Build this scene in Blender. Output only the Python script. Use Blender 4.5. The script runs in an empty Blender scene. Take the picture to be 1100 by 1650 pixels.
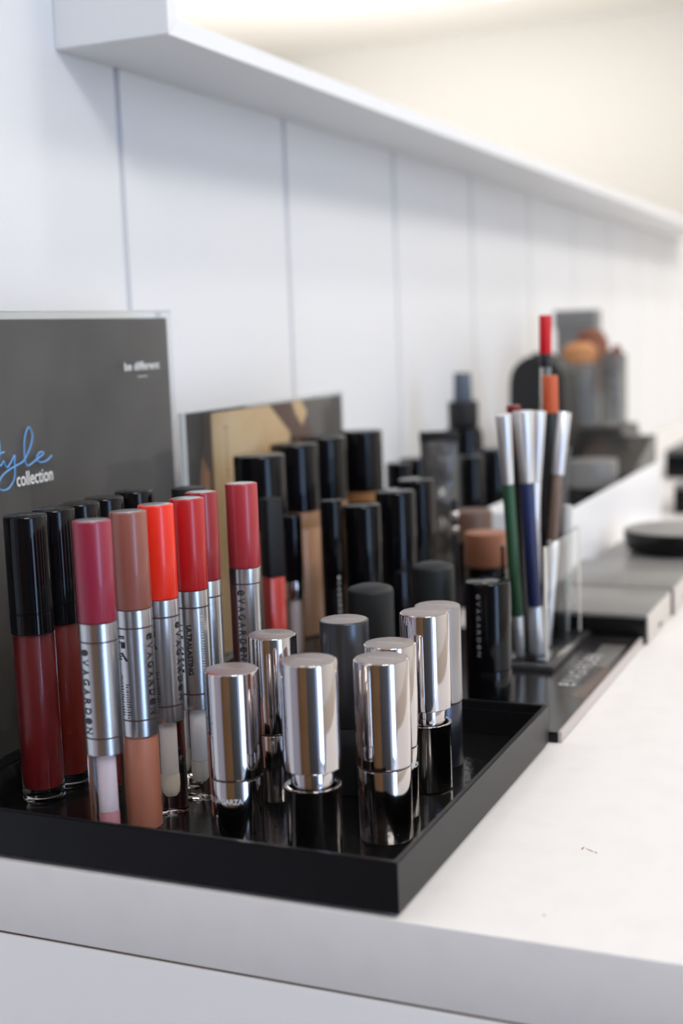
import bpy, bmesh, math, random
from mathutils import Vector, Matrix
random.seed(7)
C = bpy.context.scene.collection
S = bpy.context.scene
PI = math.pi

# ------------------------------------------------------------------ camera
cam = bpy.data.cameras.new('camera'); co = bpy.data.objects.new('camera', cam); C.objects.link(co)
A_ = Vector((0.39787432, -0.9167131, -0.03651189)); B_ = Vector((0.13689793, 0.01997068, 0.99038383)); F_ = Vector((0.90716866, 0.3990467, -0.13344195))
m = Matrix.Identity(4)
for i in range(3):
    m[i][0] = A_[i]; m[i][1] = B_[i]; m[i][2] = -F_[i]
m[2][3] = 0.2
co.matrix_world = m
cam.sensor_fit = 'VERTICAL'; cam.sensor_height = 36; cam.sensor_width = 24
cam.lens = 2134.5 / 1650 * 36
cam.clip_start = 0.02
cam.dof.use_dof = True; cam.dof.focus_distance = 0.555; cam.dof.aperture_fstop = 6.3
S.camera = co
# ------------------------------------------------------------------ world, lights, exposure
S.view_settings.view_transform = 'Standard'; S.view_settings.look = 'None'
S.view_settings.gamma = 1; S.view_settings.use_curve_mapping = False
S.view_settings.exposure = -0.84
W = bpy.data.worlds.new('world'); S.world = W; W.use_nodes = True
W.node_tree.nodes['Background'].inputs[0].default_value = (0.55, 0.75, 1, 1)
W.node_tree.nodes['Background'].inputs[1].default_value = 2.0

def light(name, loc, target, power, color, size, sy=None, shape='RECTANGLE'):
    l = bpy.data.lights.new(name, 'AREA'); l.energy = power; l.color = color
    l.shape = shape; l.size = size
    if sy: l.size_y = sy
    o = bpy.data.objects.new(name, l); C.objects.link(o); o.location = loc
    o.rotation_euler = (Vector(target) - Vector(loc)).to_track_quat('-Z', 'Y').to_euler()
    return o
WARM = (1, .95, .89); COOL = (.42, .64, 1.0)
light('window_daylight', (-.80, -2.55, .35), (-.80, 0, .35), 62, COOL, .80, 2.3)
for i, x in enumerate((.87, 2.1, 3.3, 4.5)):
    light('ceiling_spot', (x, -.43, 1.72), (x, -.43 + .02, 0), 8, WARM, .20, shape='DISK')
light('room_fill', (1.5, -1.4, 1.73), (1.5, -1.4, 0), 34, (1, .96, .91), 1.2, .6)  # unseen fill lamp added for soft ambient light over the counter
light('room_fill', (3.4, -1.5, 1.73), (3.4, -1.5, 0), 46, WARM, 1.6, 1.0)  # added fill farther along the room, no fixture behind it
light('room_fill', (-.85, -1.0, 1.72), (.4, -.1, -.1), 70, (1, .95, .89), .9, .6)  # added fill aimed at the counter end face to lift it
light('ceiling_fill', (5.3, -1.5, .7), (5.3, -1.5, 2), 50, (1, .98, .96), 1.2, 1.2)  # added upward fill that brightens the ceiling reflected in the mirror
light('room_fill', (5.6, -.7, 1.73), (5.6, -.7, 0), 14, WARM, 1.2, .8)  # added fill for the far end of the room seen in the mirror

# ------------------------------------------------------------------ materials
def mat(name, col, rough=.5, metal=0, trans=0, ior=1.45, coat=0, bump=None, spec=.5, noise=None, sss=0):
    M = bpy.data.materials.new(name); M.use_nodes = True
    nt = M.node_tree; p = nt.nodes['Principled BSDF']
    p.inputs['Base Color'].default_value = (*col, 1); p.inputs['Roughness'].default_value = rough
    p.inputs['Metallic'].default_value = metal; p.inputs['Transmission Weight'].default_value = trans
    p.inputs['IOR'].default_value = ior; p.inputs['Coat Weight'].default_value = coat
    p.inputs['Coat Roughness'].default_value = .04; p.inputs['Specular IOR Level'].default_value = spec
    tc = None
    if bump or noise:
        tc = nt.nodes.new('ShaderNodeTexCoord')
    if bump:
        n = nt.nodes.new('ShaderNodeTexNoise'); n.inputs['Scale'].default_value = bump[0]; n.inputs['Detail'].default_value = 4
        b = nt.nodes.new('ShaderNodeBump'); b.inputs['Strength'].default_value = bump[1]; b.inputs['Distance'].default_value = bump[2]
        nt.links.new(tc.outputs['Object'], n.inputs['Vector']); nt.links.new(n.outputs['Fac'], b.inputs['Height'])
        nt.links.new(b.outputs['Normal'], p.inputs['Normal'])
    if noise:   # (scale, colour2, low, high)
        n = nt.nodes.new('ShaderNodeTexNoise'); n.inputs['Scale'].default_value = noise[0]; n.inputs['Detail'].default_value = 5
        r = nt.nodes.new('ShaderNodeValToRGB'); r.color_ramp.elements[0].position = noise[2]; r.color_ramp.elements[1].position = noise[3]
        r.color_ramp.elements[0].color = (*col, 1); r.color_ramp.elements[1].color = (*noise[1], 1)
        nt.links.new(tc.outputs['Object'], n.inputs['Vector']); nt.links.new(n.outputs['Fac'], r.inputs['Fac'])
        nt.links.new(r.outputs['Color'], p.inputs['Base Color'])
    return M
def lin(r, g, b):
    f = lambda c: (c/255/12.92 if c/255 <= .04045 else ((c/255+.055)/1.055)**2.4)
    return (f(r), f(g), f(b))
WALL = mat('wall_paint', (.755, .76, .768), .55, bump=(180, .15, .0008))
GROOVE = WALL
ROOM = mat('room_paint', (.86, .845, .815), .7)
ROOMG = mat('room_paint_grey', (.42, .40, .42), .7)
CEIL = mat('ceiling_paint', (.90, .88, .84), .8)
FLOORM = mat('floor_vinyl', (.40, .36, .33), .4, noise=(9, (.34, .30, .27), .4, .6))
COUNTER = mat('counter_laminate', (.80, .775, .755), .38, bump=(900, .04, .0002), noise=(60, (.775, .75, .73), .45, .7))
CAB = mat('cabinet_laminate', (.88, .87, .865), .45, bump=(700, .05, .0002))
GAPM = mat('gap_edge', (.12, .075, .04), .8)
FRAME = mat('mirror_frame_paint', (.78, .79, .80), .5, bump=(500, .05, .0002))
MIRROR = mat('mirror_glass', (.93, .93, .92), .02, 1)
WOOD = mat('wood', (.24, .135, .055), .5, noise=(6, (.18, .10, .04), .3, .7))
DARKPANEL = mat('dark_panel_paint', (.05, .05, .055), .5)
ALU = mat('window_frame_paint', (.8, .8, .8), .4)
GLASSW = mat('pane_glass', (1, 1, 1), 0, 0, 1, 1.02)
BLACKP = mat('black_tray_plastic', (.007, .007, .008), .34, bump=(900, .12, .0003), spec=.24)
TRAYFL = mat('tray_floor_gloss', (.006, .006, .006), .12, bump=(260, .35, .0004), noise=(420, (.06, .05, .045), .62, .80))
BLACKG = mat('black_gloss_cap', (.003, .003, .004), .10, spec=.32)
BLACKM = mat('black_matte_cap', (.014, .014, .015), .5, spec=.35)
RUBBER = mat('charcoal_soft_touch', (.016, .018, .019), .5, spec=.3)
CHROME = mat('chrome', (.60, .565, .56), .07, 1)
CHROMEB = mat('chrome_base', (.60, .57, .56), .09, 1)
DISC = mat('brushed_top', (.36, .32, .31), .38, .7, bump=(900, .12, .0002))
GUN = mat('gunmetal', (.07, .075, .085), .3, .75)
GREYMET = mat('grey_metal', (.36, .35, .36), .34, .9)
GREYDK = mat('grey_metal_base', (.08, .085, .11), .3, .85)
SILVER = mat('satin_silver', (.60, .60, .62), .27, 1)
SILVER2 = mat('silver_pencil', (.72, .72, .74), .33, .7)
RINGM = mat('dark_ring', (.05, .02, .02), .4)
CLEAR = mat('clear_plastic', (.97, .97, .98), .03, 0, 1, 1.25)
CLEARH = mat('clear_holder', (.95, .97, .97), .03, 0, 1, 1.12)
VIAL = mat('clear_vial', (.96, .93, .92), .04, 0, 1, 1.3)
TINT = mat('smoky_clear', (.45, .46, .47), .1, 0, .85, 1.15)
WHITEW = mat('white_wand', (.95, .93, .94), .4)
CREAMT = mat('cream_sponge', (.88, .84, .72), .8)
PINKT = mat('pink_sponge', (.78, .36, .40), .6)
BLACKTXT = mat('black_ink', (.01, .01, .012), .5)
WHITETXT = mat('white_ink', (.8, .8, .8), .5)
GREYTXT = mat('grey_ink', (.5, .5, .5), .4)
GOLDTXT = mat('tan_ink', (.20, .11, .04), .5)
BLUETXT = mat('blue_ink', lin(105, 165, 225), .5)
CARD = mat('charcoal_card', (.104, .095, .091), .45, noise=(30, (.090, .082, .079), .4, .6))
WHITEP = mat('white_box', (.86, .86, .87), .35, bump=(40, .2, .002))
PALM = mat('black_palette', (.006, .006, .006), .22, spec=.3)
PALTOP = mat('palette_lid', (.19, .185, .18), .32)  # base lifted to paint the grazing sheen on palette and compact lids
PALREFL = mat('palette_side_reflection', (.58, .53, .48), .4)  # counter reflection on the glossy black sides, put into the colour

# ------------------------------------------------------------------ mesh helpers
def link(name, bm, M, parent=None, smooth=35, bev=None):
    me = bpy.data.meshes.new(name)
    bmesh.ops.recalc_face_normals(bm, faces=bm.faces)
    bm.to_mesh(me); bm.free()
    for mm in (M if isinstance(M, (list, tuple)) else [M]): me.materials.append(mm)
    if smooth:
        me.shade_smooth(); me.set_sharp_from_angle(angle=math.radians(smooth))
    o = bpy.data.objects.new(name, me); C.objects.link(o)
    if parent: o.parent = parent
    return o
def tag(o, label, cat, group=None, kind=None):
    o['label'] = label; o['category'] = cat
    if group: o['group'] = group
    if kind: o['kind'] = kind
    return o
def thing(name, label, cat, loc=(0, 0, 0), rotz=0, group=None):
    o = bpy.data.objects.new(name, None); C.objects.link(o); o.empty_display_size = .01
    o.location = loc; o.rotation_euler = (0, 0, rotz)
    return tag(o, label, cat, group)
def boxbm(x0, x1, y0, y1, z0, z1, bev=0, seg=2, bm=None):
    b = bmesh.new()
    vs = [b.verts.new((x, y, z)) for x in (x0, x1) for y in (y0, y1) for z in (z0, z1)]
    for f in ((0, 1, 3, 2), (4, 6, 7, 5), (0, 4, 5, 1), (2, 3, 7, 6), (0, 2, 6, 4), (1, 5, 7, 3)):
        b.faces.new([vs[i] for i in f])
    if bev: bmesh.ops.bevel(b, geom=b.edges[:], offset=bev, segments=seg, affect='EDGES', profile=.5)
    if bm is None: return b
    me = bpy.data.meshes.new('t'); b.to_mesh(me); b.free(); bm.from_mesh(me); bpy.data.meshes.remove(me)
    return bm
def lathe(prof, n=56, bm=None, cx=0, cy=0):
    b = bm or bmesh.new(); rings = []
    for r, z in prof:
        if r < 1e-6: rings.append([b.verts.new((cx, cy, z))])
        else: rings.append([b.verts.new((cx + r*math.cos(2*PI*k/n), cy + r*math.sin(2*PI*k/n), z)) for k in range(n)])
    for a, c in zip(rings, rings[1:]):
        for k in range(n):
            k2 = (k+1) % n
            if len(a) == 1 and len(c) == 1: continue
            if len(a) == 1: b.faces.new((a[0], c[k], c[k2]))
            elif len(c) == 1: b.faces.new((a[k], a[k2], c[0]))
            else: b.faces.new((a[k], a[k2], c[k2], c[k]))
    return b
def cyl(r, z0, z1, bv=.0004, n=56, r2=None):
    r2 = r2 or r
    return lathe([(0, z0), (r-bv, z0), (r-bv*.3, z0+bv*.3), (r, z0+bv), (r2, z1-bv), (r2-bv*.3, z1-bv*.3), (r2-bv, z1), (0, z1)], n)
def prism(outline, axis_lo, axis_hi, axis='y'):
    """outline in the two other axes (x,z) for y, (y,z) for x, (x,y) for z"""
    b = bmesh.new()
    def P(u, v, w): return {'y': (u, w, v), 'x': (w, u, v), 'z': (u, v, w)}[axis]
    lo = [b.verts.new(P(u, v, axis_lo)) for u, v in outline]; hi = [b.verts.new(P(u, v, axis_hi)) for u, v in outline]
    b.faces.new(lo); b.faces.new(hi[::-1])
    for i in range(len(lo)):
        j = (i+1) % len(lo); b.faces.new((lo[i], lo[j], hi[j], hi[i]))
    return b
BOLD = [.012]
def glyph(ch):
    cu = bpy.data.curves.new('g', 'FONT'); cu.body = ch; cu.size = 1; cu.resolution_u = 4; cu.offset = BOLD[0]
    o = bpy.data.objects.new('g', cu); C.objects.link(o)
    dg = bpy.context.evaluated_depsgraph_get(); me = bpy.data.meshes.new_from_object(o.evaluated_get(dg))
    vs = [(v.co.x, v.co.y) for v in me.vertices]; fs = [tuple(p.vertices) for p in me.polygons]
    bpy.data.objects.remove(o); bpy.data.curves.remove(cu); bpy.data.meshes.remove(me)
    return vs, fs
_GL = {}
def text_bm(s, L, Hh, f, bold=0):
    """lay string s over length L and height Hh, then map (x, y) through f"""
    key = s
    if key not in _GL: _GL[key] = glyph(s)
    vs, fs = _GL[key]
    xs = [v[0] for v in vs]; ys = [v[1] for v in vs]; x0, x1, y0, y1 = min(xs), max(xs), min(ys), max(ys)
    b = bmesh.new()
    V = [b.verts.new(f((x-x0)/(x1-x0)*L, (y-y0)/(y1-y0)*Hh)) for x, y in vs]
    for q in fs:
        try: b.faces.new([V[i] for i in q])
        except ValueError: pass
    return b
def join(b, other):
    me = bpy.data.meshes.new('t'); other.to_mesh(me); other.free(); b.from_mesh(me); bpy.data.meshes.remove(me)
def logo_bm(L, Hh, f):
    """nine spaced letters whose E is round"""
    b = bmesh.new(); cell = L/9
    for i, ch in enumerate('EVAGARDEN'):
        x0 = i*cell; w = cell*.66
        if ch == 'E':     # rounded letter
            join(b, text_bm('e', w, Hh, lambda x, y, x0=x0: f(x0+x, y)))
        else:
            join(b, text_bm(ch, w, Hh, lambda x, y, x0=x0: f(x0+x, y)))
    return b
PHC = math.radians(203.7)
def on_cyl_down(r, ztop, deg):        # text runs downward, its top to the viewer's right
    return lambda x, y: ((r+.00022)*math.cos(PHC+math.radians(deg)+y/r), (r+.00022)*math.sin(PHC+math.radians(deg)+y/r), ztop-x)
def on_cyl_around(r, z, deg):         # text runs round the cylinder to the viewer's right
    return lambda x, y: ((r+.00022)*math.cos(PHC+math.radians(deg)+x/r), (r+.00022)*math.sin(PHC+math.radians(deg)+x/r), z+y)
def struct(o): o['kind'] = 'structure'; return o
def subdiv_tube(pts, r, n=8):
    """tube along a polyline of (Vector)"""
    b = bmesh.new(); rings = []
    for i, p in enumerate(pts):
        d = (pts[min(i+1, len(pts)-1)] - pts[max(i-1, 0)]).normalized()
        u = d.orthogonal().normalized(); v = d.cross(u)
        rr = r[i] if isinstance(r, list) else r
        rings.append([b.verts.new(p + rr*(u*math.cos(2*PI*k/n) + v*math.sin(2*PI*k/n))) for k in range(n)])
    for a, c in zip(rings, rings[1:]):
        for k in range(n): b.faces.new((a[k], a[(k+1) % n], c[(k+1) % n], c[k]))
    b.faces.new(rings[0][::-1]); b.faces.new(rings[-1])
    return b

# ------------------------------------------------------------------ the room
YW = .45; XE = 7.0; ZF = -.86; ZC = 1.75; XL = -1.3; YR = -2.6
# boarded wall with V grooves
gx = [.709 + .2307*k for k in range(-8, 28) if XL < .709 + .2307*k < XE]
pts = [(XL, YW)]
for g in gx: pts += [(g-.0030, YW), (g-.0018, YW+.005), (g+.0018, YW+.005), (g+.0030, YW)]
pts += [(XE, YW), (XE, YW+.06), (XL, YW+.06)]
struct(link('wall_back', prism(pts, ZF, ZC, 'z'), WALL, smooth=0))
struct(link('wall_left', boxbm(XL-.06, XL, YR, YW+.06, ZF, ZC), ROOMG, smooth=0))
struct(link('wall_right', boxbm(XE, XE+.06, YR, YW+.06, ZF, ZC), ROOM, smooth=0))
b = boxbm(XL, -1.22, YR-.06, YR, ZF, ZC); boxbm(-.38, XE, YR-.06, YR, ZF, ZC, bm=b); boxbm(-1.22, -.38, YR-.06, YR, 1.45, ZC, bm=b)
TINTBEIGE = mat('tint_panel_beige', (.70, .62, .55), .7)
struct(link('tint_panel_2', boxbm(-.37, 3.2, YR+.0005, YR+.012, ZF, .02), TINTBEIGE, smooth=0))  # unseen beige panel added to warm and dim the chrome reflections
struct(link('wall_front', b, ROOM, smooth=0))
struct(link('floor', boxbm(XL-.06, XE+.06, YR-.06, YW+.06, ZF-.05, ZF), FLOORM, smooth=0))
struct(link('ceiling', boxbm(XL-.06, XE+.06, YR-.06, YW+.06, ZC, ZC+.05), CEIL, smooth=0))
w = struct(link('window_1', boxbm(-1.20, -.40, YR-.045, YR-.04, ZF+.03, 1.43), GLASSW, smooth=0))
b = boxbm(-1.22, -1.18, YR-.06, YR-.02, ZF, 1.45); boxbm(-.42, -.38, YR-.06, YR-.02, ZF, 1.45, bm=b)
boxbm(-1.22, -.38, YR-.06, YR-.02, 1.41, 1.45, bm=b); boxbm(-1.22, -.38, YR-.06, YR-.02, ZF, ZF+.04, bm=b)
link('window_frame', b, ALU, w, 0)
d = struct(link('tint_panel_1', boxbm(-.28, .22, YW-.012, YW-.0005, ZF, .32), mat('tint_panel_grey', (.40, .375, .41), .6), smooth=0))  # unseen grey panel added to darken the left side of chrome reflections
tag(link('wardrobe', boxbm(-1.0, -.30, .0, YW-.002, ZF, 1.1, .003), WOOD, smooth=0), 'tall brown wooden cupboard mirrored as a gold band in the lipsticks', 'cupboard')
d = struct(link('operator_panel_1', boxbm(XL, XL+.04, -1.9, -.25, ZF, 1.2, .003), DARKPANEL, smooth=0))  # added dark panel standing in for the camera operator in chrome reflections

# ------------------------------------------------------------------ counter and cabinet
ct = tag(link('countertop', boxbm(.4, 4.2, -.16, YW-.001, -.0297, 0, .0007), COUNTER), 'white laminate countertop running along the boarded wall', 'countertop')
CHIP = mat('chip_brown', (.30, .15, .08), .8)
for (cx, cy, a, L) in ((.4815, .1130, .9, .0026), (.4826, .1160, -.2, .0018), (.4800, .1103, .5, .0010), (.4204, .1148, .9, .0010)):
    b = bmesh.new(); u = Vector((math.cos(a), math.sin(a), 0)); v = Vector((-u.y, u.x, 0)); c0 = Vector((cx, cy, .00006))
    b.faces.new([b.verts.new(c0 + u*L*p + v*.00035*q) for p, q in ((-1, -.3), (-.3, -1.2), (.4, -.5), (1, .2), (.3, 1.1), (-.5, .5))])
    link('chip_mark', b, CHIP, ct, 0)['label'] = 'small brown chip mark on the white surface'
cb = thing('base_cabinet', 'white laminate base cabinet under the countertop', 'cabinet', (0, 0, 0))
link('side_panel', boxbm(.4, .418, -.15, YW-.001, ZF, -.0309, .0004), CAB, cb)
link('carcass', boxbm(.4185, 4.2, -.13, YW-.001, ZF, -.0309), CAB, cb)
link('joint_strip', boxbm(.4012, 4.19, -.14, YW-.003, -.0308, -.0298), GAPM, cb)['label'] = 'brown raw edge showing in the joint'

# ------------------------------------------------------------------ mirror
mr = thing('wall_mirror', 'large mirror in a deep pale grey box frame hung on the boarded wall', 'mirror', (0, 0, 0))
X0, X1, Y0, Y1, Z0, Z1 = .6475, 2.75, .3765, YW-.0005, .3637, 1.3
b = bmesh.new()
fw = .0105
for f in ((X0, X1, Z0, Z0+fw), (X0, X1, Z1-fw, Z1), (X0, X0+fw, Z0, Z1), (X1-fw, X1, Z0, Z1)):
    pass
# mitred frame: four prisms in the x,z plane
b = prism([(X0, Z0), (X1, Z0), (X1-fw, Z0+fw), (X0+fw, Z0+fw)], Y0, Y1); link('frame_rail', b, FRAME, mr, 0)
b = prism([(X0, Z1), (X1, Z1), (X1-fw, Z1-fw), (X0+fw, Z1-fw)], Y0, Y1); link('frame_rail', b, FRAME, mr, 0)
b = prism([(X0, Z0+.0005), (X0+fw, Z0+fw+.0003), (X0+fw, Z1-fw), (X0, Z1)], Y0, Y1); link('frame_stile', b, FRAME, mr, 0)
b = prism([(X1, Z0), (X1-fw, Z0+fw), (X1-fw, Z1-fw), (X1, Z1)], Y0, Y1); link('frame_stile', b, FRAME, mr, 0)
link('mirror_glass', boxbm(X0+fw, X1-fw, Y0+.002, Y0+.007, Z0+fw, Z1-fw), MIRROR, mr, 0)

# ------------------------------------------------------------------ sign holders
def card_sign(): pass
SG = thing('acrylic_sign_holder', 'clear sign holder with dark grey card reading collection and be different', 'sign', (0, 0, 0))
link('acrylic_sheet', boxbm(.405, .6612, .3925, .3945, .001, .2158, .0003), CLEARH, SG)
link('acrylic_back', boxbm(.405, .6612, .3957, .3972, .001, .2158, .0003), CLEARH, SG)
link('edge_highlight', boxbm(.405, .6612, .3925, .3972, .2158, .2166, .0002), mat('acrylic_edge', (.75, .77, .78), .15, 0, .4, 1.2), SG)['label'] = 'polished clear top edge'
link('foot', boxbm(.405, .6612, .3973, .436, .001, .003, .0003), CLEARH, SG)
cd = link('printed_card', boxbm(.405, .6585, .3947, .3955, .004, .2122), CARD, SG, 0)
YT = .3922
def flat(x0, z0, k=0.0):
    return lambda x, y: (x0+x, YT, z0+y + k*x)
link('lettering', text_bm('collection', .0287, .0068, flat(.5108, .1334)), WHITETXT, SG, 0)['label'] = 'white word collection'
link('lettering', text_bm('be different', .0357, .0046, flat(.6097, .1843)), WHITETXT, SG, 0)['label'] = 'small white words be different'
link('underline', boxbm(.6222, .6324, YT, YT+.0001, .1805, .1809), WHITETXT, SG, 0)
# handwriting: pixel-free local strokes, unit = metre, on the card plane
def stroke(ps, r=.00042, n=10):
    P = [Vector((x, YT-.0001, z)) for x, z in ps]; out = []
    for i in range(len(P)-1):
        p0 = P[max(i-1, 0)]; p1 = P[i]; p2 = P[i+1]; p3 = P[min(i+2, len(P)-1)]
        for t in range(n):
            t /= n
            out.append(.5*((2*p1) + (p2-p0)*t + (2*p0-5*p1+4*p2-p3)*t*t + (3*p1-p0-3*p2+p3)*t**3))
    out.append(P[-1])
    return subdiv_tube(out, r, 6)
b = stroke([(0.497,0.1441),(0.5001,0.1452),(0.5018,0.1466),(0.503,0.1444),(0.5044,0.1435),(0.5072,0.1456),(0.5104,0.1485),(0.51,0.1453),(0.5098,0.1414),(0.5086,0.1371),(0.5044,0.1337),(0.4997,0.1332),(0.4969,0.1349),(0.4983,0.1383),(0.5016,0.1407),(0.5064,0.1425),(0.5122,0.1439),(0.5165,0.1451),(0.5212,0.1493),(0.5241,0.1537),(0.525,0.1575),(0.523,0.1609),(0.5204,0.1589),(0.5184,0.1542),(0.5178,0.1471),(0.5187,0.1437),(0.5204,0.1427),(0.5243,0.1438),(0.5283,0.1454),(0.5319,0.1467),(0.5329,0.1477),(0.5302,0.1482),(0.5276,0.1464),(0.5281,0.1441),(0.5313,0.1431),(0.5358,0.1438),(0.5396,0.1457)])
join(b, stroke([(0.4966,0.1492),(0.4987,0.1502),(0.5007,0.1505),(0.5027,0.1509)]))
join(b, stroke([(0.5000,0.156),(0.4992,0.1500),(0.4975,0.1445)]))
link('script_lettering', b, BLUETXT, SG)['label'] = 'blue handwritten word ending in yle'
S2 = thing('acrylic_sign_holder', 'smaller clear sign holder with brown and gold card behind the foundation bottles', 'sign', (0, 0, 0))
link('acrylic_sheet', boxbm(.6750, .9095, .3950, .3962, .001, .1567, .0003), CLEARH, S2)
link('acrylic_back', boxbm(.6750, .9095, .3976, .3988, .001, .1567, .0003), CLEARH, S2)
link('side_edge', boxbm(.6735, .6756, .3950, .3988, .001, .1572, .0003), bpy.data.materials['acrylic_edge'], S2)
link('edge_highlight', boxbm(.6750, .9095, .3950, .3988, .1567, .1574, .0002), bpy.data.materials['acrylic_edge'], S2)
link('foot', boxbm(.6750, .9095, .3989, .436, .001, .003, .0003), CLEARH, S2)
def poly(pts, M, par, y=.3968, name='card_area', label=None):
    o = link(name, prism(pts, y, y+.0001), M, par, 0)
    if label: o['label'] = label
BRN = mat('card_brown', (.11, .07, .055), .5, noise=(25, (.07, .045, .038), .35, .65))
GLD = mat('card_gold', (.86, .62, .37), .45, noise=(18, (.74, .46, .21), .4, .7))
MAUVE = mat('card_mauve', (.17, .095, .075), .5, noise=(22, (.10, .05, .04), .4, .65))
SKIN = mat('card_skin', (.50, .25, .14), .5)
GRYC = mat('card_grey', (.14, .125, .115), .5)
link('printed_card', boxbm(.6765, .908, .3970, .3975, .004, .1548), BRN, S2, 0)
poly([(.7105, .004), (.80, .004), (.8185, .1339), (.7889, .1545), (.7105, .1545)], GLD, S2, label='gold panel of the card')
poly([(.7895, .1546), (.8185, .1339), (.838, .125), (.862, .125), (.832, .1546)], MAUVE, S2, label='mauve panel of the card')
poly([(.832, .1546), (.862, .125), (.9075, .125), (.9075, .1546)], GRYC, S2, label='grey panel of the card')
poly([(.823, .1546), (.838, .1546), (.846, .146), (.838, .137), (.828, .146)], GLD, S2, y=.3966, label='gold highlight in the printed picture')
poly([(.680, .06), (.706, .06), (.705, .118), (.697, .129), (.688, .125)], SKIN, S2, y=.3966, label='skin-toned detail of the printed picture')
link('lettering', logo_bm(.034, .0034, lambda x, y: (.7262+y, .39675, .1455-x)), GOLDTXT, S2, 0)

# ------------------------------------------------------------------ front tray and rear board
tx0, tx1, ty0, ty1 = .4008, .6015, .1603, .3690
TZ = .005
tr = thing('display_tray', 'black plastic tray with low rim holding lip tubes at the counter end', 'tray', (0, 0, 0))
b = bmesh.new()
def rect(i, z): return [b.verts.new(p) for p in ((tx0+i, ty0+i, z), (tx1-i, ty0+i, z), (tx1-i, ty1-i, z), (tx0+i, ty1-i, z))]
R0, R1, R2, R3, R4 = rect(0, .0022), rect(0, .0205), rect(.0024, .0205), rect(.0024, .0165), rect(.0036, .0165)
R5 = rect(.0036, .0046)
for a, c in zip((R0, R1, R2, R3, R4), (R1, R2, R3, R4, R5)):
    for k in range(4): b.faces.new((a[k], a[(k+1) % 4], c[(k+1) % 4], c[k]))
b.faces.new(R0[::-1]); b.faces.new(R5)
bmesh.ops.bevel(b, geom=[e for e in b.edges if all(v.co.z > .02 for v in e.verts) or (abs(e.verts[0].co.z-e.verts[1].co.z) > .01 and abs(e.verts[0].co.x-tx0) * abs(e.verts[0].co.x-tx1) < 1e-9)], offset=.0004, segments=2, affect='EDGES')
link('rim', b, BLACKP, tr)
link('floor_insert', boxbm(tx0+.0037, tx1-.0037, ty0+.0037, ty1-.0037, .0046, TZ), TRAYFL, tr, 0)['label'] = 'glossy dusty black floor of the tray'
for fx in (tx0+.012, tx1-.012):
    for fy in (ty0+.012, ty1-.012):
        f = link('rubber_foot', cyl(.005, 0, .0024), RUBBER, tr); f.location = (fx, fy, 0)
BZ = .0056
bo = thing('display_board', 'flat glossy black board with printed card, clear edged, behind the rimmed tray', 'board', (0, 0, 0))
link('board_base', boxbm(.6072, .812, .1578, .385, .0001, .0050, .0003), BLACKG, bo)
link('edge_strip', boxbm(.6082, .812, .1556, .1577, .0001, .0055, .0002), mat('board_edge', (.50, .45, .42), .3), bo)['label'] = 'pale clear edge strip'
link('print_sheet', boxbm(.6078, .8115, .1580, .3848, .00505, .0053), mat('board_top', (.018, .017, .018), .16, spec=.3, noise=(50, (.03, .027, .027), .5, .75)), bo, 0)
def onboard(pts, M, name, z=.0054):
    b = bmesh.new(); b.faces.new([b.verts.new((x, y, z)) for x, y in pts]); return link(name, b, M, bo, 0)
onboard([(.668, .1585), (.735, .1585), (.735, .163), (.672, .167)], mat('board_brown', (.09, .045, .030), .25), 'printed_patch')['label'] = 'brown printed area'
onboard([(.735, .161), (.790, .161), (.79, .176), (.735, .174)], mat('board_grey', (.12, .115, .11), .25), 'printed_patch')['label'] = 'pale grey printed area'
link('lettering', logo_bm(.075, .010, lambda x, y: (.690+x, .169+y, .0056)), GREYTXT, bo, 0)

# ------------------------------------------------------------------ black capped lip glosses
def gloss(x, y, col, label, cap=BLACKG, r=.0093, Hh=.124, group='black capped lip glosses'):
    t = thing('lip_gloss', label, 'lip gloss', (x, y, TZ+.0001), 0, group)
    link('cap', lathe([(0, Hh*.595), (r-.0004, Hh*.595), (r, Hh*.597), (r, Hh*.664), (r-.0003, Hh*.666), (r-.0003, Hh*.669), (r, Hh*.671), (r, Hh-.0009), (r-.0003, Hh-.0003), (r-.0009, Hh), (0, Hh)]), cap, t)
    R = r*.97
    link('tube', lathe([(0, 0), (R-.0008, 0), (R, .0007), (R, .0022), (R-.0004, .0026), (R-.0004, .0030), (R, .0034), (R, Hh*.594), (0, Hh*.594)]), CLEAR, t)
    M = mat('gloss_fill', col, .35)
    link('gloss_fill', cyl(r*.74, .0055, Hh*.592, .001), M, t)['label'] = 'dark red gloss in the tube'
    return t
gloss(.4540, .3455, (.19, .012, .014), 'frontmost black-capped lip gloss with deep red gloss, standing left of the raspberry tube')
gloss(.4740, .3455, (.22, .020, .012), 'black-capped lip gloss with brick red gloss, second in the row along the dark sign')
gloss(.4935, .3455, (.16, .01, .012), 'black-capped lip gloss, third in the row along the dark sign')
gloss(.5130, .3455, (.16, .01, .012), 'black-capped lip gloss, fourth in the row along the dark sign')
gloss(.5390, .3455, (.16, .01, .012), 'black-capped lip gloss, fifth in the row, behind the orange red tube')
gloss(.5530, .3235, (.16, .01, .012), 'slim lip gloss with matte black cap behind the bright red capped tube', cap=BLACKM, r=.0083)

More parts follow.
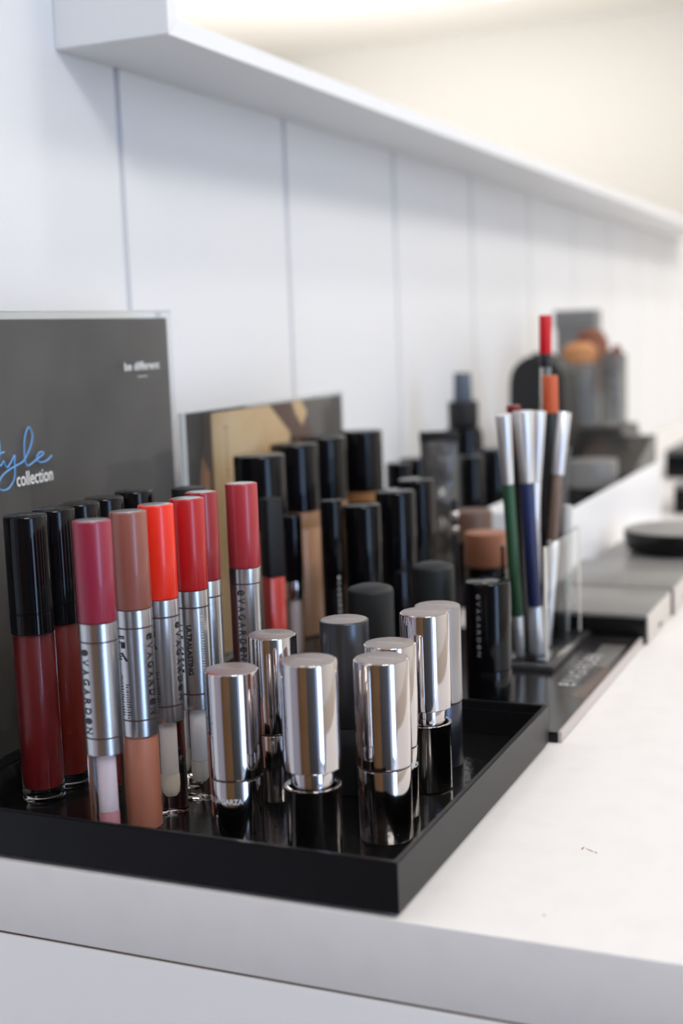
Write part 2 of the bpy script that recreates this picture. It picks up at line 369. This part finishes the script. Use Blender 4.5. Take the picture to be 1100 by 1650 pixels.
# ------------------------------------------------------------------ double ended lip tubes
def lipcream(x, y, capc, label, liquid=None, wand=True, tip=None, side='logo', deg=0, tilt=(0, 0), r=.0073, Hh=.1293, wandM=None, logo2=True):
    t = thing('lip_cream', label, 'lip tube', (x, y, TZ+.0001), 0, 'double ended lip tubes with coloured caps')
    t.rotation_euler = (tilt[0], tilt[1], 0)
    cz, lz, mz, bz = Hh*.703, Hh*.648, Hh*.362, Hh*.308
    link('cap', cyl(r, cz, Hh, .0006), mat('lip_cap', capc, .33, coat=.25), t)
    link('cap_disc', cyl(r*.80, Hh, Hh+.00012, .00005), SILVER, t)['label'] = 'silver printed top'
    link('barrel', lathe([(0, bz), (r-.0003, bz), (r, bz+.0003), (r, mz-.0003), (r-.0003, mz-.0002), (r-.0003, mz+.0002), (r, mz+.0003), (r, lz-.0003), (r-.0003, lz-.0002), (r-.0003, lz+.0002), (r, lz+.0003), (r, cz-.0002), (r-.0003, cz-.00001), (0, cz-.00001)]), SILVER, t)
    for z in (lz, mz):
        link('ring', lathe([(r-.0001, z-.0003), (r+.00005, z-.0003), (r+.00005, z+.0003), (r-.0001, z+.0003)]), RINGM, t)
    R = r*.955
    if liquid:
        link('vial', lathe([(0, 0), (R-.001, 0), (R-.0002, .0005), (R, .0013), (R, bz-.0002), (0, bz-.0002)]), VIAL, t)
        link('lip_colour', cyl(R*.86, .0013, bz-.0004, .001), mat('liquid_'+label[:6], liquid, .4), t)['label'] = 'milky peach contents'
    else:
        link('vial', lathe([(0, 0), (R-.001, 0), (R-.0002, .0005), (R, .0013), (R, bz-.0002), (0, bz-.0002)]), VIAL, t)
        link('wand', cyl(R*.40, bz*.42, bz-.0004, .0003, 24), wandM or WHITEW, t)
        link('applicator_tip', lathe([(0, bz*.18), (R*.25, bz*.19), (R*.38, bz*.23), (R*.42, bz*.30), (R*.42, bz*.418), (0, bz*.418)], 24), tip or CREAMT, t)
    if side == 'logo':
        link('lettering', logo_bm(Hh*.262, .0033, on_cyl_down(r, Hh*.628, deg)), BLACKTXT, t, 0)
    if side == 'symbols':
        f = on_cyl_down(r, Hh*.63, deg); g = bmesh.new(); random.seed(3)
        def q(x0, x1, y0, y1):
            g.faces.new([g.verts.new(f(*p)) for p in ((x0, y0), (x1, y0), (x1, y1), (x0, y1))])
        q(.003, .0055, .0016, .0034); q(.0005, .0012, .0002, .0032); q(.0014, .0018, .0002, .0032); q(.003, .0034, 0, .0015)
        q(.0075, .0080, 0, .0016); q(.0086, .0091, 0, .0016); q(.0097, .0102, 0, .0016)
        g.faces.new([g.verts.new(f(*p)) for p in ((.007, .0019), (.0078, .0016), (.0108, .0036), (.0104, .0044))])
        x = .0165
        while x < .033:
            wd = random.uniform(.0004, .0009); q(x, x+wd*.5, .0002, random.uniform(.0012, .0018)); x += wd+.0003
        x = .020
        while x < .034:
            wd = random.uniform(.0004, .0009); q(x, x+wd*.5, .0028, random.uniform(.0036, .0044)); x += wd+.0003
        link('printed_marks', g, BLACKTXT, t, 0)['label'] = 'tiny black symbols and illegible small print'
        if logo2: link('lettering', logo_bm(Hh*.262, .0033, on_cyl_down(r, Hh*.628, deg+98)), BLACKTXT, t, 0)
    if side == 'name':
        BOLD[0] = .035; _GL.pop('ULTRALASTING', None)
        link('lettering', text_bm('ULTRALASTING', Hh*.166, .0021, on_cyl_down(r, Hh*.593, deg)), BLACKTXT, t, 0)['label'] = 'black word ULTRALASTING'
        BOLD[0] = .012; b = bmesh.new(); xx = 0
        for ch in 'LIP CREAM':
            if ch != ' ': join(b, text_bm(ch, .0012 if ch != 'I' else .0003, .0015, (lambda x0: (lambda x, y: on_cyl_down(r, Hh*.593, deg-27)(x0+x, y)))(xx)))
            xx += .0024
        link('lettering', b, BLACKTXT, t, 0)['label'] = 'spaced words LIP CREAM'
        g = bmesh.new(); x = .001; f = on_cyl_down(r, Hh*.63, deg+48)
        while x < .034:
            wd = random.uniform(.0004, .0010); g.faces.new([g.verts.new(f(*p)) for p in ((x, 0), (x+wd*.5, .0001), (x+wd*.5, random.uniform(.0008, .0015)), (x, .0012))]); x += wd+.0004
        link('printed_marks', g, GREYTXT, t, 0)['label'] = 'illegible small print'
    return t
PINKW = mat('pink_white_wand', (.95, .82, .86), .4)
lipcream(.4115, .2832, (.28, .020, .048), 'raspberry pink capped silver lip tube, frontmost of the row, pink tip in its clear end', tip=PINKT, wandM=PINKW, side='logo', deg=-52)
lipcream(.4362, .2830, (.26, .085, .062), 'mauve brown capped silver lip tube with milky peach lower end', liquid=(.62, .25, .16), side='symbols', deg=-52)
lipcream(.4564, .2828, (.80, .025, .008), 'bright orange red capped silver lip tube between the mauve and crimson ones', side='symbols', deg=-44)
lipcream(.4765, .2800, (.42, .008, .010), 'crimson capped silver lip tube printed ULTRALASTING', side='name', deg=-16)
lipcream(.4974, .2850, (.28, .012, .018), 'dark wine red capped silver lip tube just behind the crimson one', side='symbols', deg=-42, r=.0070, logo2=False)
lipcream(.5295, .2822, (.40, .030, .040), 'coral red capped silver lip tube standing last and tallest in the row', side='logo', deg=-28)

# ------------------------------------------------------------------ lipsticks
def lipstick(x, y, Hh, r, label, cap=CHROME, base=CHROMEB, opened=0, text=None, top=DISC, bh=.0292):
    t = thing('lipstick', label, 'lipstick', (x, y, TZ+.0001), 0, 'metal lipsticks in the tray')
    rb = r*.965
    cb_ = bh + opened
    if opened:
        link('base', lathe([(0, 0), (rb-.0006, 0), (rb, .0006), (rb, bh-.0006), (rb+.0003, bh-.0001), (rb+.0001, bh), (rb-.0010, bh), (rb-.0013, bh-.0006), (rb-.0016, bh-.004), (0, bh-.004)]), base, t)
        link('inner_tube', cyl(r*.74, bh-.0039, cb_+.0005, .0001), cap, t)
    else:
        link('base', cyl(rb, 0, bh-.0002, .0005), base, t)
        link('seam_ring', cyl(r*.93, bh-.0002, bh+.0003, .00005), RINGM, t)
    link('cap', lathe([(0, cb_+.0003), (r-.0005, cb_+.0003), (r, cb_+.0007), (r, Hh-.0006), (r-.0002, Hh-.0002), (r-.0006, Hh), (0, Hh)], 72), cap, t)
    td = link('top_disc', cyl(r-.0008, Hh, Hh+.0001, .00003), top, t)
    g = bmesh.new()       # faint engraved line across the top
    for k in range(14):
        xx = -.0055+.0008*k; g.faces.new([g.verts.new(p) for p in ((-.0004, xx, Hh+.00013), (.0004, xx, Hh+.00013), (.0004, xx+.0005, Hh+.00013), (-.0004, xx+.0005, Hh+.00013))])
    link('engraving', g, mat('engrave', (.75, .7, .68), .3, .8), td, 0)
    if text:
        for s, L, Hy, z, dg in text:
            link('lettering', text_bm(s, L, Hy, on_cyl_around(rb, z, dg)), WHITETXT, t, 0)
    return t
lipstick(.4310, .2377, .0705, .0105, 'shiny silver lipstick nearest the lip tubes, lettered around its foot', text=[('DE LA GARZA', .0160, .0021, .0205, -74)])
lipstick(.4878, .2489, .0705, .0105, 'silver lipstick standing behind the two front silver ones, half hidden')
lipstick(.4300, .2048, .0765, .0108, 'front silver lipstick with raised cap showing its narrow inner tube', opened=.0062)
lipstick(.4590, .1877, .0712, .0109, 'closed silver lipstick nearest the tray corner')
lipstick(.4830, .1936, .0712, .0107, 'silver lipstick tucked directly behind the one nearest the tray corner', text=[('GARZA', .0075, .0020, .021, 30)])
lipstick(.5171, .1910, .0770, .0106, 'silver lipstick with raised cap farther back on the right side', opened=.0062)
lipstick(.5494, .1966, .0730, .0103, 'satin grey lipstick with darker lower half behind the raised silver one', cap=GREYMET, base=GREYDK)
lipstick(.5051, .2229, .0746, .0106, 'dark gunmetal lipstick in the middle of the tray', cap=GUN, base=GUN)

# ------------------------------------------------------------------ caps and tubes further back
def tube(name, label, cat, x, y, z0, z1, r, M, group=None, bv=.0012, parts=()):
    t = thing(name, label, cat, (x, y, z0+.0001), 0, group); Hh = z1-z0
    link('cap' if parts else 'body', cyl(r, parts[0][0] if parts else 0, Hh, bv), M, t)
    return t
def domed(x, y, z0, z1, r, label):
    t = thing('lip_balm', label, 'lip balm', (x, y, z0+.0001), 0, 'soft touch lip sticks'); Hh = z1-z0
    link('cap', lathe([(0, .03), (r-.0003, .03), (r, .0305), (r*.985, Hh-.004), (r*.97, Hh-.0028), (r*.90, Hh-.0018), (r*.6, Hh-.0006), (0, Hh)]), RUBBER, t)
    link('base', cyl(r*.97, 0, .0297), RUBBER, t)
domed(.5800, .2415, TZ, .0800, .0115, 'matte charcoal lip stick with domed cap inside the tray')
domed(.6578, .2372, BZ, .0775, .0117, 'matte charcoal lip stick with domed cap standing just behind the tray')
def foundation(x, y, zt, r, label, col):
    t = thing('foundation_bottle', label, 'foundation bottle', (x, y, .0057 if x < .8 else .0001), 0, 'foundation bottles'); z0 = .0057 if x < .8 else .0001; Hh = zt-z0
    if .80 < x < .83: t.location.z = z0 = .0058; Hh = zt-z0
    link('cap', lathe([(0, Hh-.0435), (r-.0004, Hh-.0435), (r, Hh-.043), (r, Hh-.0014), (r-.0005, Hh-.0004), (r-.0014, Hh), (0, Hh)]), BLACKG, t)
    link('bottle', lathe([(0, 0), (r-.002, 0), (r-.0006, .0008), (r-.0004, .002), (r-.0004, Hh-.055), (r-.0006, Hh-.0545), (r-.0004, Hh-.054), (r-.0004, Hh-.0437), (0, Hh-.0437)]), mat('foundation_'+label[:4], col, .28, coat=.3), t)
foundation(.6964, .3583, .131, .0155, 'black-capped foundation bottle nearest the coral red lip tube', (.40, .22, .12))
foundation(.7702, .3707, .131, .0157, 'black-capped foundation bottle with tan body, second along the gold card', (.36, .19, .10))
foundation(.8230, .3734, .131, .0154, 'black-capped foundation bottle, third along the gold card', (.36, .19, .10))
foundation(.8752, .3676, .131, .0152, 'black-capped foundation bottle with amber body, last and farthest of its row', (.33, .16, .06))

# square capped gloss
t = thing('lip_gloss', 'square matte black capped gloss with coral body right of the coral tube', 'lip gloss', (.6584, .3330, BZ+.0001), math.radians(-32))
s = .0051
link('cap', boxbm(-s, s, -s, s, .060, .1044, .0008), BLACKM, t)
link('tube', boxbm(-s*.96, s*.96, -s*.96, s*.96, 0, .0599, .0008), mat('coral_gloss', (.50, .055, .045), .15, coat=.5), t)
t = thing('concealer', 'slim black capped concealer with silver collar and clear tube', 'concealer', (.6968, .3390, BZ+.0001))
link('cap', cyl(.0059, .0500, .0894, .0007), BLACKG, t)
link('collar', cyl(.0056, .0392, .0499, .0002), CHROME, t)
link('tube', cyl(.0052, 0, .0391, .0006), VIAL, t)
link('wand', cyl(.0026, .006, .0388, .0004, 24), mat('pale_pink', (.75, .66, .66), .5), t)
t = thing('mascara', 'narrow glossy black tube with tiny white lettering down its side', 'mascara', (.6943, .3118, BZ+.0001))
link('cap', cyl(.0066, .048, .0994, .0008), BLACKG, t); link('tube', cyl(.0065, 0, .0478, .0005), BLACKG, t)
link('lettering', logo_bm(.030, .0014, on_cyl_down(.0067, .0555, 20)), WHITETXT, t, 0)
def bottle(name, x, y, z0, z1, r, label, cat, group, M=BLACKG, split=.5):
    t = thing(name, label, cat, (x, y, z0+.0001), 0, group); Hh = z1-z0
    link('cap', lathe([(0, Hh*split), (r-.0003, Hh*split), (r, Hh*split+.0003), (r, Hh-.0016), (r-.0005, Hh-.0005), (r-.0016, Hh), (0, Hh)]), M, t)
    link('body', cyl(r*.985, 0, Hh*split-.0002, .0006), M, t)
    return t
gB = 'black glossy cosmetic tubes at the back'
bottle('primer_tube', .7143, .3012, BZ, .100, .0113, 'glossy black cylinder right of the narrow lettered tube', 'cosmetic tube', gB)
bottle('primer_tube', .7564, .2962, BZ, .103, .0124, 'tall glossy black cylinder, second to the right of the narrow lettered tube', 'cosmetic tube', gB)
bottle('primer_tube', .8000, .2985, BZ, .105, .0118, 'tall glossy black cylinder just left of the crumpled black tube', 'cosmetic tube', gB)
bottle('primer_tube', .9494, .3680, 0, .100, .0100, 'small black cap beside the farthest foundation bottle', 'cosmetic tube', gB)
bottle('primer_tube', .9760, .3650, 0, .101, .0120, 'black cap half hidden left of the crumpled tube', 'cosmetic tube', gB)
bottle('primer_tube', 1.020, .3330, 0, .0985, .0104, 'glossy black cylinder just right of the crumpled black tube', 'cosmetic tube', gB)
bottle('primer_tube', 1.085, .3345, 0, .0985, .0148, 'wide black cylinder left of the silver pencils', 'cosmetic tube', gB)
def stick(x, y, z0, z1, r, capc, caph, label):
    t = thing('contour_stick', label, 'contour stick', (x, y, z0+.0001), 0, 'brown topped contour sticks'); Hh = z1-z0
    link('cap', cyl(r, Hh-caph, Hh, .0012), mat('stick_'+label[:5], capc, .42), t)
    link('body', cyl(r*.97, 0, Hh-caph-.0002, .0005), BLACKG, t)
    return t
t = stick(.9073, .2960, 0, .070, .0146, (.13, .075, .052), .022, 'taupe topped black stick, the farther of the pair')
t = stick(.8346, .2632, 0, .066, .0142, (.36, .15, .085), .0225, 'tan topped black stick, the nearer of the pair')
link('lettering', logo_bm(.040, .0034, on_cyl_down(.0142, .0420, 50)), mat('cream_ink', (.62, .55, .42), .5), t, 0)
t = bottle('eyeshadow_stick', .6510, .2049, BZ, .070, .0119, 'glossy black stick lettered down its side in front of the tan topped one', 'cosmetic stick', None, split=.28)
link('lettering', logo_bm(.034, .0021, on_cyl_down(.0119, .0590, -36)), mat('dim_ink', (.24, .235, .23), .5), t, 0)

# crumpled squeeze tube
t = thing('squeeze_tube', 'crumpled black squeeze tube with flat crimped end up', 'squeeze tube', (.935, .3300, .0001), math.radians(-68))
b = bmesh.new(); rings = []; n = 48; Hh = .119
for i in range(40):
    f = i/39; z = .014 + (Hh-.014)*f
    a = .0118*(1-f) + .0140*f; c = .0118*(1-f)**.7 + .0007
    rings.append([b.verts.new(((a + (.0006*math.sin(9*f+3*k)*f*(1-f)*2))*math.cos(2*PI*k/n),
                              c*math.sin(2*PI*k/n)*(1+.28*math.sin(26*f+.9*math.cos(2*PI*k/n*2))*(f*(1-f))*3) , z)) for k in range(n)])
for a, c in zip(rings, rings[1:]):
    for k in range(n): b.faces.new((a[k], a[(k+1) % n], c[(k+1) % n], c[k]))
b.faces.new(rings[0][::-1]); b.faces.new(rings[-1])
link('tube', b, mat('crumpled_black', (.07, .068, .064), .25, coat=.5, bump=(90, 1, .003)), t, 60)
link('crimp', boxbm(-.0142, .0142, -.0011, .0011, Hh-.002, Hh+.006, .0004), BLACKM, t)
link('cap', cyl(.0125, 0, .0139), BLACKG, t)
t = thing('beaded_stick', 'slim black stick with three shiny silver beads beside the domed charcoal caps', 'cosmetic stick', (.868, .2960, .0001))
link('stick', cyl(.0022, 0, .083, .0006, 20), BLACKM, t)
for z, r in ((.0790, .0020), (.0720, .0033), (.0620, .0029)):
    link('bead', lathe([(r*math.sin(PI*k/12), z - r*math.cos(PI*k/12)) for k in range(13)], 24), CHROME, t)

# spray bottle
t = thing('spray_bottle', 'black spray bottle with smoky blue nozzle near the wall', 'spray bottle', (1.17, .388, .0001))
link('body', lathe([(0, 0), (.016, 0), (.0176, .0015), (.0176, .1025), (.0160, .1085), (.0125, .1110), (0, .1110)]), BLACKG, t)
link('collar', cyl(.0140, .1111, .1340, .0010), BLACKM, t)
link('nozzle', lathe([(0, .1341), (.0086, .1341), (.0088, .136), (.0080, .1590), (.0072, .1602), (0, .1604)]), mat('smoky_blue', (.11, .14, .19), .25, 0, .35, 1.4), t)

# ------------------------------------------------------------------ pencil cup
cx0, cx1, cy0, cy1 = .7225, .805, .1930, .2190
PZ = BZ + .0031
t = thing('pencil_cup', 'clear acrylic pencil cup on a dark square foot, standing on the glossy board', 'pencil cup', (0, 0, 0))
link('foot', boxbm(cx0-.006, cx1+.006, cy0-.005, cy1+.005, BZ, PZ, .0005), mat('cup_foot', (.05, .05, .052), .18), t)
b = bmesh.new()
def r4(i, z): return [b.verts.new(p) for p in ((cx0+i, cy0+i, z), (cx1-i, cy0+i, z), (cx1-i, cy1-i, z), (cx0+i, cy1-i, z))]
Q = [r4(0, PZ+.0001), r4(0, .076), r4(.0014, .076), r4(.0014, PZ+.0012)]
for a, c in zip(Q, Q[1:]):
    for k in range(4): b.faces.new((a[k], a[(k+1) % 4], c[(k+1) % 4], c[k]))
b.faces.new(Q[0][::-1]); b.faces.new(Q[-1])
link('cup_wall', b, mat('acrylic_wall', (.96, .97, .97), .02, 0, 1, 1.15), t, 0)
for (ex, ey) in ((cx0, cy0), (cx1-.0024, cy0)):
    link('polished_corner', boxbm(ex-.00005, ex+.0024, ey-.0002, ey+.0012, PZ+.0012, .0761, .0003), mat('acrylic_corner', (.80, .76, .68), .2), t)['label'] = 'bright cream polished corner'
def pencil(bot, top, segs, label, group='pencils in the clear cup', name='eye_pencil', ends=None):
    """segs: (fraction from, to, radius0, radius1, material, part name)"""
    B = Vector(bot); T = Vector(top); d = T-B; L = d.length
    t = thing(name, label, 'pencil', bot, 0, group); t.rotation_mode = 'QUATERNION'
    t.rotation_quaternion = d.to_track_quat('Z', 'Y')
    for f0, f1, r0, r1, M, nm in segs:
        link(nm, cyl(r0, L*f0+.00005, L*f1, .0004, 28, r1), M, t)
    return t
GRN = mat('green_pencil', (.022, .075, .035), .35); NVY = mat('navy_pencil', (.02, .028, .10), .35)
ORG = mat('orange_cap', (.55, .10, .03), .4); REDC = mat('red_cap', (.60, .006, .012), .4); DRED = mat('dark_red_cap', (.16, .01, .01), .4)
BRO = mat('bronze_pencil', (.16, .10, .075), .35); BLP = mat('black_pencil', (.013, .013, .014), .35)
bz_ = .0102
pencil((.732, .2115, bz_), (.714, .2135, .1520), [(0, .17, .0030, .0034, SILVER2, 'end'), (.17, .72, .0034, .0034, GRN, 'barrel'), (.72, 1, .0034, .0046, SILVER2, 'cap')], 'green pencil with flared silver cap, leftmost in the clear cup')
pencil((.739, .2030, bz_), (.733, .2075, .1525), [(0, .20, .0052, .0044, SILVER2, 'end'), (.20, .71, .0040, .0040, NVY, 'barrel'), (.71, 1, .0042, .0060, SILVER2, 'cap')], 'navy blue pencil with wide flared silver cap at the front of the cup')
pencil((.756, .2125, bz_), (.764, .2070, .1505), [(0, .7, .0034, .0034, SILVER2, 'barrel'), (.7, 1, .0034, .0048, SILVER2, 'cap')], 'all silver pencil half hidden behind the navy one')
pencil((.757, .2035, bz_), (.785, .1975, .1480), [(0, .45, .0030, .0032, SILVER2, 'end'), (.45, .73, .0030, .0030, BRO, 'barrel'), (.73, 1, .0036, .0052, SILVER2, 'cap')], 'bronze pencil with silver cap leaning to the right')
pencil((.780, .2015, bz_), (.782, .2045, .1705), [(0, .86, .0050, .0050, BLP, 'barrel'), (.86, 1, .0048, .0048, ORG, 'cap')], 'black pencil with burnt orange cap', name='lip_pencil')
pencil((.790, .2110, bz_), (.797, .2105, .2065), [(0, .66, .0036, .0036, BLP, 'barrel'), (.66, .84, .0034, .0034, TINT, 'window'), (.84, .88, .0036, .0036, BLP, 'collar'), (.88, 1, .0038, .0038, REDC, 'cap')], 'tallest pencil in the cup, with bright red cap', name='lip_pencil')
pencil((.748, .2145, bz_), (.740, .2150, .1555), [(0, .8, .0036, .0036, BLP, 'barrel'), (.8, 1, .0040, .0042, DRED, 'cap')], 'pencil with dark wine cap peeking between silver caps', name='lip_pencil')
pencil((.772, .2120, bz_), (.806, .2010, .1255), [(0, 1, .0030, .0036, mat('slate_pencil', (.05, .055, .065), .35), 'barrel')], 'slate grey pencil without silver cap, right side of the cup')
pencil((.798, .2030, bz_), (.7985, .1990, .0900), [(0, 1, .0034, .0034, mat('pale_pencil', (.48, .48, .46), .4), 'barrel')], 'short pale grey pencil low in the right of the cup')

# ------------------------------------------------------------------ palettes and compacts on the right
def palette(x0, x1, y0, y1, z0, z1, label, split=.84, M=PALM, top=PALTOP):
    t = thing('makeup_palette', label, 'palette', (0, 0, 0), 0, 'flat palettes along the counter')
    zm = z0 + (z1-z0)*split
    link('tray', boxbm(x0, x1, y0, y1, z0+.0001, zm-.0002, .0008), M, t)
    link('lid', boxbm(x0, x1, y0, y1, zm, z1, .0010), top, t)
    link('side_reflection', boxbm(x0+.003, x1-.001, y0-.0012, y0-.00005, z0+.0005, z1-.0012, .0004), PALREFL, t)['label'] = 'pale beige reflection of the counter on the side'  # thin pale band painting the white counter's reflection
    link('clasp', boxbm((x0+x1)/2-.004, (x0+x1)/2+.004, y0-.0018, y0-.00125, z0+.003, z0+.0055, .0002), PALM, t)
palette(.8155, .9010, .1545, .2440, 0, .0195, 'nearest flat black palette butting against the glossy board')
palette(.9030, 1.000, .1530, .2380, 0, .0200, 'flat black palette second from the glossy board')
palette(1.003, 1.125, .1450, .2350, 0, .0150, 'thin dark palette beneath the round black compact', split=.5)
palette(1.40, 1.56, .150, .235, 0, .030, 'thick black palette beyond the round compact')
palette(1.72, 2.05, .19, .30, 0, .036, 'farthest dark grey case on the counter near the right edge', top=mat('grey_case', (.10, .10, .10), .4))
t = thing('powder_compact', 'round black powder compact lying on a thin palette', 'compact', (1.084, .1785, .0152))
link('base', lathe([(0, 0), (.036, 0), (.0415, .003), (.0425, .0078), (0, .0078)], 72), PALM, t)
link('lid', lathe([(0, .0080), (.0430, .0080), (.0436, .0095), (.0436, .0170), (.0430, .0180), (0, .0180)], 72), PALM, t)
link('lid_top_sheen', lathe([(0, .01805), (.0424, .01805), (.0420, .0185), (.035, .0188), (0, .0190)], 72), PALTOP, t)  # grey inset paints the sheen on top of the black lid

# white box with dark things in it
t = thing('storage_box', 'narrow white open box standing lengthwise on the counter', 'box', (0, 0, 0))
b = bmesh.new(); wx0, wx1, wy0, wy1, wz = .955, 1.352, .2400, .3080, .0615
def r5(i, z): return [b.verts.new(p) for p in ((wx0+i, wy0+i, z), (wx1-i, wy0+i, z), (wx1-i, wy1-i, z), (wx0+i, wy1-i, z))]
Q = [r5(0, .0001), r5(0, wz), r5(.0028, wz), r5(.0028, .003)]
for a, c in zip(Q, Q[1:]):
    for k in range(4): b.faces.new((a[k], a[(k+1) % 4], c[(k+1) % 4], c[k]))
b.faces.new(Q[0][::-1]); b.faces.new(Q[-1])
bmesh.ops.bevel(b, geom=[e for e in b.edges if all(v.co.z > .06 for v in e.verts)], offset=.0006, segments=2, affect='EDGES')
link('box_wall', b, WHITEP, t)
t = thing('powder_jar', 'dark grey jar standing inside the white box', 'jar', (1.195, .2745, .0032))
link('jar_body', cyl(.0225, 0, .050, .001), PALM, t); link('jar_lid', cyl(.0235, .0502, .0745, .0015), PALTOP, t)
t = thing('cosmetic_case', 'black sloped case with round studs standing in the far end of the white box', 'case', (0, 0, 0))
link('body', prism([(1.225, .0032), (1.346, .0032), (1.346, .088), (1.330, .088), (1.225, .060)], .2435, .3030), PALM, t, 0)
for xx, zz in ((1.245, .0615), (1.275, .0695), (1.305, .0775), (1.330, .084)):
    b = lathe([(.0032, -.0003), (.0042, .0002), (.0036, .0006), (.0026, .0002)], 28); o = link('stud', b, SILVER, t); o.location = (xx, .2434, zz-.006); o.rotation_euler = (PI/2, 0, 0)

# brush stand at the back
t = thing('display_stand', 'dark grey sloping display stand at the back carrying clear brush cups', 'stand', (0, 0, 0))
SM = mat('stand_grey', (.055, .052, .050), .4)
link('stand_body', prism([(.262, .0001), (.40, .0001), (.40, .092), (.285, .092)], 1.375, 1.462, 'x'), SM, t, 0)
def cup(x, y, r, z0, z1, label):
    t = thing('brush_cup', label, 'cup', (x, y, z0+.0001), 0, 'clear cups on the display stand'); Hh = z1-z0
    link('cup_wall', lathe([(0, 0), (r*.92, 0), (r, .001), (r, Hh), (r-.0015, Hh), (r-.0015, .003), (0, .003)], 40), mat('cup_clear', (.62, .62, .60), .08, 0, .8, 1.2), t)
cup(1.43, .3400, .0205, .0921, .160, 'smoky clear cup holding the big powder brush')
cup(1.43, .3035, .0145, .0921, .168, 'smoky clear cup, nearer the room of the two')
def brush(x, y, z0, L, rh, hair, label, Mh, tilt=0):
    t = thing('makeup_brush', label, 'brush', (x, y, z0), 0, 'brushes on the display stand'); t.rotation_euler = (tilt, 0, 0)
    link('handle', cyl(rh*.35, 0, L*.45, .0005, 20, rh*.5), BLACKG, t)
    link('ferrule', cyl(rh*.5, L*.45+.0001, L*.62, .0003, 20, rh*.75), mat('ferrule', (.35, .36, .38), .3, .8), t)
    link('bristles', lathe([(0, L*.62), (rh*.72, L*.621), (rh*1.0, L*.78), (rh*.95, L*.92), (rh*.6, L*.985), (0, L)], 36), hair, t)
    return t
HAIR = mat('tan_bristle', (.55, .25, .10), .8, bump=(300, .6, .001)); HAIR2 = mat('brown_bristle', (.22, .085, .05), .8, bump=(300, .6, .001))
brush(1.43, .3400, .0955, .086, .0190, HAIR, 'big tan powder brush in the smoky cup', BLACKG)
t = brush(1.485, .3400, .0002, .196, .0200, HAIR2, 'reddish brown brush rising behind the tan one', BLACKG)
t = brush(1.426, .2990, .0955, .082, .006, HAIR2, 'small brush in the cup nearer the room', BLACKG)
t = brush(1.436, .3080, .0955, .076, .006, mat('grey_bristle', (.1, .1, .1), .8), 'small grey brush leaning in the cup nearer the room', BLACKG)
t = thing('cosmetic_box', 'upright grey box standing behind the brushes', 'box', (0, 0, 0))
link('box_body', boxbm(1.57, 1.60, .3560, .4020, .0001, .195, .001), mat('grey_box', (.17, .17, .165), .5), t)
link('box_lid', boxbm(1.568, 1.602, .3540, .4040, .1952, .2175, .001), mat('grey_box_lid', (.20, .20, .195), .5), t)
t = thing('pouch', 'black rounded makeup pouch standing against the wall behind the pencils', 'pouch', (0, 0, 0))
ol = [(.322, .0001), (.378, .0001), (.379, .10)] + [(.3505+.028*math.cos(a*PI/14), .144+.028*math.sin(a*PI/14)) for a in range(1, 14)] + [(.322, .12)]
b = prism(ol, 1.285, 1.345, 'x'); bmesh.ops.bevel(b, geom=b.edges[:], offset=.004, segments=3, affect='EDGES')
link('pouch_body', b, mat('pouch_black', (.014, .014, .014), .6, bump=(90, .4, .001)), t, 50)
link('zip', boxbm(1.312, 1.318, .340, .361, .1715, .1735, .0006), BLACKM, t)
